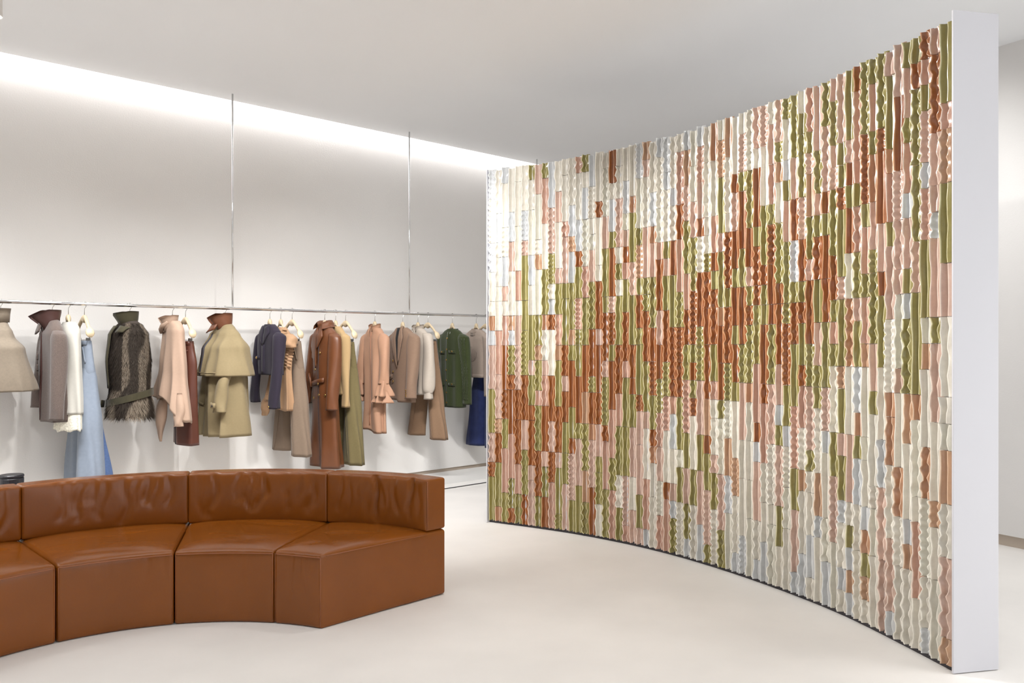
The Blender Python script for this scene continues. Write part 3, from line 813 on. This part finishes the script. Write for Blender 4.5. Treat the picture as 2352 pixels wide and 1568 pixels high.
# ---- 8 caped trench
g, Y = garment('caped_trench_coat', 'khaki trench coat with a flared cape layer and brown leather collar', 'coat', 517)
m = cloth('khaki_gabardine', (168, 149, 111), .75, .03); ml = mat('brown_leather_collar', (106, 64, 42), .42)
B0 = Body([(Y(800), .21, .12, 0, 0, .003), (Y(870), .235, .15, 0, 0, .01), (Y(998), .26, .175, 0, .0, .012)], 54, 2.0)
B0.mesh('coat_body', m, g, 26, 110)
B = Body([(-.14, .07, .05, 0, 0, 0), (-.17, .13, .065, 0, 0, .001), (-.24, .20, .105, 0, 0, .004), (Y(800), .255, .17, .01, 0, .01), (Y(862), .295, .215, .02, .0, .009)], 56, .9)
B.mesh('cape_layer', m, g, 30, 110)
for sd in (1,): patch('cape_hem_stitch', B, [(-.28, Y(853)), (.28, Y(853)), (.285, Y(855)), (-.285, Y(855))], m, g, .003, .002, 22, 1)
patch('cape_opening_shade', B, [(-.012, Y(766)), (0.0, Y(766)), (.0, Y(860)), (-.022, Y(860))], M_dark, g, .001, .002, 1, 14)  # dark strip, the shade of the opening put into its colour
sl = sleeve('sleeve', [(.21, -.06, Y(848), .06), (.215, -.12, Y(880), .064), (.22, -.14, Y(920), .064), (.22, -.145, Y(941), .068)], m, g, seed=8)
sleeve('sleeve', [(-.20, -.06, Y(850), .055), (-.22, -.08, Y(890), .056), (-.23, -.10, Y(932), .052)], m, g, seed=9)
SB = Body([(Y(850), .07, .062, .22, -.145, 0), (Y(945), .07, .062, .22, -.145, 0)], 20)
o = patch('cuff_tab', SB, [(.17, Y(919)), (.262, Y(920)), (.262, Y(931)), (.17, Y(931))], m, sl, .008, .008, 4, 2)
button(SB, .238, Y(926), M_black, sl, .009, .017)
collar('collar', [(-.175, .085, .06, 0, -.01), (-.13, .085, .075, 0, -.015), (-.075, .09, .105, 0, -.04), (-.045, .092, .115, 0, -.05)], ml, g, open_front=.6, dip=.05)
patch('collar_tab', B, [(-.05, Y(746)), (.05, Y(738)), (.05, Y(757)), (-.05, Y(765))], ml, g, .045, .012, 4, 3)
patch('pocket_flap', B0, [(-.20, Y(918)), (-.11, Y(925)), (-.11, Y(930)), (-.20, Y(922))], m, g, .004, .004, 4, 1)
hanger(517, 'hanger inside the khaki caped trench coat')
# ---- 9 navy cropped jacket
g, Y = garment('cropped_jacket', 'dark navy cropped jacket with long sleeves and gold buttons', 'jacket', 620)
m = cloth('navy_wool', (52, 44, 60), .8, .05)
B = Body(shoulder_keys(.20, .065, -.14)+[(Y(800), .195, .07, 0, 0, .003), (Y(860), .18, .072, 0.015, 0, .004)], 26, 1.5)
B.mesh('jacket_body', m, g)
s1 = sleeve('sleeve', stdsleeve(1, .2, Y(935), .07, .058, out=.02, fwd=-.05), m, g, seed=11)
sleeve('sleeve', stdsleeve(-1, .2, Y(926), .062, .05, out=.075, fwd=-.02), m, g, seed=12)
SB = Body([(Y(900), .062, .05, .2, -.0575, 0), (Y(940), .062, .05, .2, -.0575, 0)], 20)
button(SB, .195, Y(930), M_gold, s1, .009, .004)
patch('lapel', B, [(-.06, -.15), (-.01, -.17), (-.01, -.34), (-.10, -.22)], m, g, .006, .006, 4, 6)
patch('lapel', B, [(.06, -.15), (.01, -.17), (.0, -.34), (.10, -.22)], m, g, .006, .006, 4, 6)
patch('pocket_flap', B, [(-.17, Y(817)), (-.05, Y(817)), (-.05, Y(823)), (-.17, Y(823))], m, g, .006, .006, 4, 2)
button(B, -.11, Y(821), M_gold, g, .012, .014)
patch('placket', B, [(-.02, -.33), (.02, -.33), (.02, Y(858)), (-.02, Y(858))], m, g, .004, .004, 2, 8)
hanger(620, 'hanger inside the navy cropped jacket')
# ---- 10 peach ruffle top
g, Y = garment('ruffled_blouse', 'apricot blouse with a ruffled neckline, between navy jacket and taupe trousers', 'blouse', 645)
m = cloth('apricot_chiffon', (212, 168, 128), .65, .03)
B = Body(shoulder_keys(.18, .07, -.165)+[(Y(850), .17, .07, 0, 0, .006), (Y(930), .20, .085, 0, 0, .014)], 34, .3)
B.mesh('blouse_body', m, g, hem=lambda x, y: -.05*math.sin(10*x))
def ruffle(name, body, path, m, parent, w=.03, amp=.012, n=70, waves=9, off=.01):
    vs = []; fs = []
    K = len(path)-1
    for lay in (0, 1):
        for i in range(n+1):
            t = i/n*K; k = min(int(t), K-1); q = Vector(path[k]).lerp(Vector(path[k+1]), t-k)
            d = (Vector(path[k+1])-Vector(path[k])).normalized(); nn = Vector((d.y, -d.x))
            for j in range(5):
                f = j/4; v = body.front(q.x+nn.x*w*f, q.y+nn.y*w*f, off+.01*f+amp*f*math.sin(2*PI*waves*i/n)+lay*.002)
                vs.append(v)
    n1 = (n+1)*5
    for i in range(n):
        for j in range(4):
            a = i*5+j; fs.append((a, a+1, a+6, a+5)); fs.append((a+n1, a+n1+5, a+n1+6, a+n1+1))
    return pyd(name, vs, fs, m, parent)
for k, off in ((0, .03), (.035, .024), (.07, .018)):
    ruffle('neck_ruffle', B, [(.10+k, -.19), (.12+k*.6, -.27), (.09+k*.4, -.36), (.05+k*.3, -.44)], m, g, .05, .014, off=off)
    ruffle('neck_ruffle', B, [(-.02-k, -.44), (-.06-k, -.36), (-.07-k, -.28), (-.05-k, -.2)], m, g, .04, .012, off=off)
for k in range(3):
    vs = []; fs = []; n = 46
    for lay in (0, 1):
        for i in range(n+1):
            f = i/n; z = -.27-.27*f; t0 = -1.15+.42*k+.12*math.sin(5*f)
            for j in range(5):
                q = j/4; v = B.pt(t0+.5*q, z); o_ = Vector((math.cos(t0+.3), math.sin(t0+.3), 0))
                vs.append(v+o_*(.006+.022*q+.013*q*math.sin(2*PI*9*f+k*2)+lay*.002)+Vector((0, 0, -.01*q)))
    n1 = (n+1)*5
    for i in range(n):
        for j in range(4):
            a = i*5+j; fs.append((a, a+1, a+6, a+5)); fs.append((a+n1, a+n1+5, a+n1+6, a+n1+1))
    pyd('side_ruffle', vs, fs, m, g)
sleeve('ruffled_sleeve', [(.15, 0, -.23, .05), (.20, -.01, -.27, .075), (.215, -.02, -.33, .07), (.215, -.02, -.36, .062)], m, g, seed=14, wr=.008)
sleeve('trailing_sleeve', [(-.12, -.06, Y(905), .04), (-.15, -.07, Y(925), .055), (-.17, -.07, Y(942), .05), (-.18, -.07, Y(956), .02)], m, g, seed=13, wr=.012)
hanger(645, 'hanger inside the apricot ruffled blouse')
# ---- 11 taupe wide trousers
m = cloth('taupe_wool', (154, 132, 112), .85, .03)
trousers('wide_trousers', 'taupe wide leg trousers beside the apricot ruffled blouse', 'trousers', 671, 783, 1042, m, .165, .135, .055, .062, .085, yhem2=1036, back=.0)
hanger(671, 'hanger with clips holding the taupe wide leg trousers', True)
# ---- 12 cognac leather trench
g, Y = garment('leather_trench_coat', 'long cognac leather trench coat with gold buttons and tied belt', 'coat', 746)
m = mat('cognac_leather', (98, 57, 31), .42, noise=.07, nscale=8, bump=.06, bscale=70)
B = Body(shoulder_keys(.205, .075, -.14)+[(Y(880), .19, .078, 0.01, 0, .004), (Y(960), .195, .088, 0.03, 0, .006), (Y(1070), .205, .10, .04, 0, .012)], 22, .2)
B.mesh('coat_body', m, g, 44, 60)
sleeve('sleeve', stdsleeve(1, .205, Y(938), .08, .07, out=.04, fwd=-.05), m, g, seed=15)
sleeve('sleeve', stdsleeve(-1, .205, Y(928), .064, .05, out=.08, fwd=-.04), m, g, seed=16)
collar('collar', [(-.17, .08, .06, 0, 0), (-.13, .078, .065, 0, 0), (-.09, .085, .075, 0, -.005), (-.12, .105, .095, 0, -.01), (-.16, .115, .105, 0, -.01)], m, g, open_front=1.5, dip=.03)
patch('lapel', B, [(-.05, -.16), (-.005, -.2), (-.01, Y(845)), (-.155, Y(795))], m, g, .008, .008, 6, 10)
patch('lapel', B, [(.05, -.15), (.015, -.18), (.02, Y(800)), (.10, Y(772))], m, g, .012, .012, 6, 10)
patch('front_edge', B, [(.018, Y(770)), (.026, Y(770)), (.03, Y(1068)), (.02, Y(1068))], M_dark, g, .001, .002, 1, 24)  # dark strip painting the shade where the coat fronts meet
patch('storm_flap', B, [(-.18, Y(810)), (-.02, Y(818)), (-.02, Y(828)), (-.18, Y(820))], m, g, .005, .005, 6, 2)
patch('belt', B, [(-.19, Y(880)), (.12, Y(866)), (.12, Y(876)), (-.19, Y(890))], m, g, .014, .008, 12, 2)
tube('belt_knot', [B.front(-.16, Y(876), .02), B.front(-.17, Y(866), .045), B.front(-.14, Y(858), .04), B.front(-.13, Y(872), .03), B.front(-.10, Y(888), .03)], [.008, .01, .009, .012, .006], m, g, 8)
for u, y in ((.06, 810), (-.03, 848), (.06, 880), (.13, 905), (-.06, 913), (.055, 905)):
    button(B, u, Y(y), M_gold, g, .012, .01 if y != 880 else .024)
hanger(746, 'hanger inside the cognac leather trench coat')
# ---- 13 camel knit
g, Y = garment('camel_knit', 'camel knit cardigan squeezed behind the cognac leather trench coat', 'cardigan', 771)
m = cloth('camel_knit', (212, 178, 128), .9, .04, 200, .2, 300)
B = Body(shoulder_keys(.185, .05, -.15)+[(Y(850), .185, .055, 0, 0, .003), (Y(905), .19, .06, 0, 0, .004)], 30, .9)
B.mesh('knit_body', m, g)
sleeve('sleeve', stdsleeve(1, .185, Y(933), .062, .045, out=.025, fwd=.0), m, g, seed=17)
sleeve('sleeve', stdsleeve(-1, .185, Y(925), .055, .042, out=.02, fwd=.0), m, g, seed=18)
hanger(771, 'hanger inside the camel knit cardigan')
# ---- 14 olive trousers
m = cloth('olive_wool', (132, 118, 78), .85, .04)
trousers('olive_trousers', 'olive green wide trousers with pressed creases', 'trousers', 794, 785, 1062, m, .155, .135, .035, .06, .08, yhem2=1055, fold=.009)
hanger(794, 'hanger with clips holding the olive green trousers', True)
# ---- 15 apricot dress
g, Y = garment('ruffle_sleeve_dress', 'apricot dress with tiered ruffles at the sleeve ends', 'dress', 861)
m = cloth('apricot_silk', (214, 164, 132), .6, .02)
B = Body(shoulder_keys(.18, .058, -.15)+[(Y(860), .165, .058, 0, 0, .007), (Y(985), .165, .066, .0, 0, .013)], 34, 2.6)
B.mesh('dress_body', m, g, 40, 96, hem=lambda x, y: -.06*smoothstep((x+.02)/.1)*.6)
for sd, ye, out, fw in ((1, 880, .045, -.03), (-1, 882, .06, -.04)):
    s1 = sleeve('sleeve', stdsleeve(sd, .18, Y(ye), .066, .058, out=out, fwd=fw), m, g, seed=19+sd)
    x = sd*(.16+out*.95); y = fw*1.15
    for k, (y0, y1, r0, r1) in enumerate(((872, 908, .054, .088 if sd > 0 else .074), (896, 922, .066, .1 if sd > 0 else .082))):
        R = Body([(Y(y0), r0, r0*.8, x, y, .001), (Y(y1), r1, r1*.85, x, y, .013)], 70, k*2+sd)
        R.mesh('cuff_ruffle', m, s1, 10, 60)
patch('front_slit_shade', B, [(.0, -.2), (.008, -.2), (.012, Y(975)), (.002, Y(975))], mat('apricot_slit_shade', (176, 124, 96), .7), g, .001, .002, 1, 20)  # thin strip whose colour stands in for shade in the slit
collar('collar', [(-.17, .078, .055, 0, 0), (-.14, .075, .055, 0, 0), (-.115, .078, .058, 0, -.005)], m, g, open_front=.5, dip=.03)
tube('neck_tie', [(.005, -.062, -.15), (.0, -.08, -.2), (.005, -.085, -.25)], [.006, .008, .004], m, g, 8)
hanger(861, 'hanger inside the apricot ruffle sleeve dress')
# ---- 16 blazer
g, Y = garment('blazer', 'taupe double breasted blazer with gold buttons on front and cuff', 'blazer', 925)
m = cloth('taupe_suiting', (160, 130, 108), .85, .03); mk = cloth('black_lining', (30, 28, 30), .6)
B = Body(shoulder_keys(.21, .068, -.15)+[(Y(850), .195, .068, 0, 0, .002), (Y(918), .20, .076, 0, 0, .004)], 24, .8)
B.mesh('blazer_body', m, g, hem=lambda x, y: -.02 if x > 0 else 0)
patch('lining', B, [(-.045, -.155), (.05, -.155), (.03, -.34), (.005, Y(826))], mk, g, .002, .003, 4, 10)
s1 = sleeve('sleeve', stdsleeve(1, .215, Y(912), .08, .07, out=.035, fwd=-.06), m, g, seed=23)
sleeve('sleeve', stdsleeve(-1, .21, Y(902), .062, .05, out=.06, fwd=-.0), m, g, seed=24)
patch('lapel', B, [(-.05, -.15), (-.035, -.17), (.01, Y(845)), (-.115, Y(782))], m, g, .008, .007, 6, 12)
patch('lapel', B, [(.055, -.135), (.04, -.15), (.028, Y(835)), (.10, Y(775))], m, g, .012, .012, 6, 12)
patch('pocket_flap', B, [(-.19, Y(862)), (-.09, Y(858)), (-.09, Y(868)), (-.19, Y(872))], m, g, .006, .006, 4, 2)
for y in (828, 853, 875): button(B, -.07, Y(y), M_gold, g, .012, .008)
SB = Body([(Y(880), .07, .056, .2283, -.069, 0), (Y(915), .07, .056, .2283, -.069, 0)], 20)
for y in (893, 897.5, 902, 906): button(SB, .235, Y(y), M_gold, s1, .0085, .004)
hanger(925, 'hanger inside the taupe double breasted blazer')
# ---- 17 cream blouse
g, Y = garment('tie_neck_blouse', 'cream pleated blouse with a neck tie and full gathered sleeves', 'blouse', 960)
m = cloth('cream_satin', (222, 208, 192), .5, .02)
B = Body(shoulder_keys(.19, .06, -.15)+[(Y(850), .18, .06, 0, 0, .004), (Y(905), .185, .065, 0, 0, .006)], 60, .8)
B.mesh('blouse_body', m, g, 36, 72)
for sd, out, ye in ((1, .04, 904), (-1, .03, 900)):
    s1 = sleeve('sleeve', [(sd*.15, 0, -.21, .045), (sd*.19, -.005, -.27, .065), (sd*.22, -.02, -.5, .07), (sd*.225, -.03, Y(885), .076), (sd*.225, -.03, Y(ye-4), .05)], m, g, seed=30+sd, wr=.007)
    CB = Body([(Y(ye-6), .05, .042, sd*.225, -.03, .001), (Y(ye+10), .058, .048, sd*.225, -.03, .002)], 20)
    CB.mesh('cuff', m, s1, 4, 28)
collar('collar', [(-.17, .078, .055, 0, 0), (-.14, .075, .055, 0, 0), (-.115, .08, .06, 0, -.005)], m, g, open_front=.6, dip=.03)
for u in (-.02, .012): tube('neck_tie', [B.front(u, -.18, .006), B.front(u*1.3, -.3, .01), B.front(u*1.6-.005, -.42, .01), B.front(u-.04, Y(919), .01) if u < 0 else B.front(u, -.5, .01)], [.005, .008, .009, .006], m, g, 8)
hanger(960, 'hanger inside the cream tie neck blouse')
# ---- 18 camel trousers
m = cloth('camel_wool', (160, 127, 99), .85, .03)
trousers('flared_trousers', 'camel brown flared trousers beside the cream blouse', 'trousers', 983, 783, 1005, m, .15, .125, .075, .06, .085, yhem2=1001, fold=.006)
hanger(983, 'hanger with clips holding the camel flared trousers', True)
# ---- 19 green cardigan
g, Y = garment('cable_cardigan', 'dark green cardigan with cable knit sleeves and gold buttons', 'cardigan', 1039)
m = cloth('green_knit', (62, 72, 36), .95, .10, 150, .3, 200, .2)
B = Body(shoulder_keys(.215, .068, -.155)+[(Y(850), .205, .076, 0, 0, .003), (Y(934), .20, .08, 0, 0, .004)], 50, .4)
B.mesh('cardigan_body', m, g, 36, 72)
s1 = sleeve('sleeve', stdsleeve(1, .215, Y(926), .074, .055, out=.07, fwd=.0), m, g, seed=35, wr=.003)
sleeve('sleeve', stdsleeve(-1, .215, Y(915), .06, .048, out=-.03, fwd=.03), m, g, seed=36, wr=.003)
for dx in (-.025, .012, .045):
    for ph in (0, PI):
        P = []
        for i in range(60):
            f = i/59; z = -.27+(Y(915)+.27)*f
            x = .215+.052*smoothstep(f*1.4)+dx*(1-.25*f)+.008*math.sin(f*62+ph)
            y = -.0-.8*(.074-.019*f)*math.sqrt(max(.05, 1-((dx)/.066)**2))-.002+.003*math.cos(f*62+ph)
            P.append((x, y, z))
        tube('cable_stitch', P, .0045, m, s1, 6)
patch('button_band', B, [(-.012, -.19), (.022, -.19), (.022, Y(932)), (-.012, Y(932))], m, g, .004, .004, 2, 20)
for y in (777, 802, 826, 849, 873, 900, 923): button(B, .005, Y(y), M_gold, g, .010, .009)
for u, y in ((-.095, 807), (.085, 806), (-.095, 880), (.085, 880)):
    patch('pocket_flap', B, [(u-.05, Y(y-2)), (u+.05, Y(y-2)), (u+.05, Y(y+5)), (u-.05, Y(y+5))], m, g, .006, .006, 4, 2)
    button(B, u, Y(y+1), M_gold, g, .011, .013)
collar('neckband', [(-.175, .085, .06, 0, 0), (-.155, .08, .055, 0, 0)], m, g, open_front=.2, dip=.05)
patch('neck_label', B, [(-.02, Y(762)), (.025, Y(762)), (.025, Y(766.5)), (-.02, Y(766.5))], M_white, g, -.0, .002, 2, 1)
hanger(1039, 'hanger inside the dark green cable cardigan')
# ---- 20 beige sweater
g, Y = garment('sweater', 'beige crew neck sweater with a stitched round motif on the chest', 'sweater', 1094)
m = cloth('beige_jersey', (190, 171, 156), .9, .03)
mm = cloth('motif_thread', (150, 132, 120), .8)
B = Body(shoulder_keys(.21, .068, -.155)+[(Y(820), .205, .078, 0, 0, .003), (Y(866), .205, .082, 0, 0, .004)], 24, 1.8)
B.mesh('sweater_body', m, g)
s1 = sleeve('sleeve', stdsleeve(1, .21, Y(908), .075, .055, out=.05, fwd=-.02), m, g, seed=41)
sleeve('sleeve', stdsleeve(-1, .21, Y(903), .07, .055, out=.03, fwd=-.05), m, g, seed=42)
collar('neckband', [(-.185, .09, .065, 0, 0), (-.165, .082, .06, 0, 0), (-.15, .08, .058, 0, -.003)], m, g, open_front=.0, dip=.05)
zc = Y(813); mot = []
bm = bmesh.new()
add(bm, *tube_data([B.front(.0+.085*math.cos(a), zc+.085*math.sin(a), .003) for a in [PI*.55+2*PI*i/30*.78 for i in range(31)]], .003, 6))
for x in (-.05, -.025, .0, .025, .05):
    h = math.sqrt(.085**2-x*x)*.9
    add(bm, *tube_data([B.front(x, zc-h, .003), B.front(x+.003, zc, .003), B.front(x, zc+h*.8, .003)], .0025, 6))
bmo('stitched_motif', bm, mm, g, True)['label'] = 'round line motif with upright stripes'
patch('rib_hem', B, [(-.19, Y(858)), (.19, Y(858)), (.19, Y(866)), (-.19, Y(866))], m, g, .003, .003, 12, 1)
hanger(1094, 'hanger inside the beige sweater beside the tiled partition')
# ---- 21 blue jeans
m = cloth('dark_denim', (48, 60, 112), .85, .16, 14, .1, 600)
trousers('wide_jeans', 'dark blue wide leg jeans under the beige sweater', 'jeans', 1116, 788, 1026, m, .16, .15, .03, .062, .085, yhem2=1024, seam=False, fold=.005)
hanger(1116, 'hanger with clips holding the dark blue wide jeans', True)
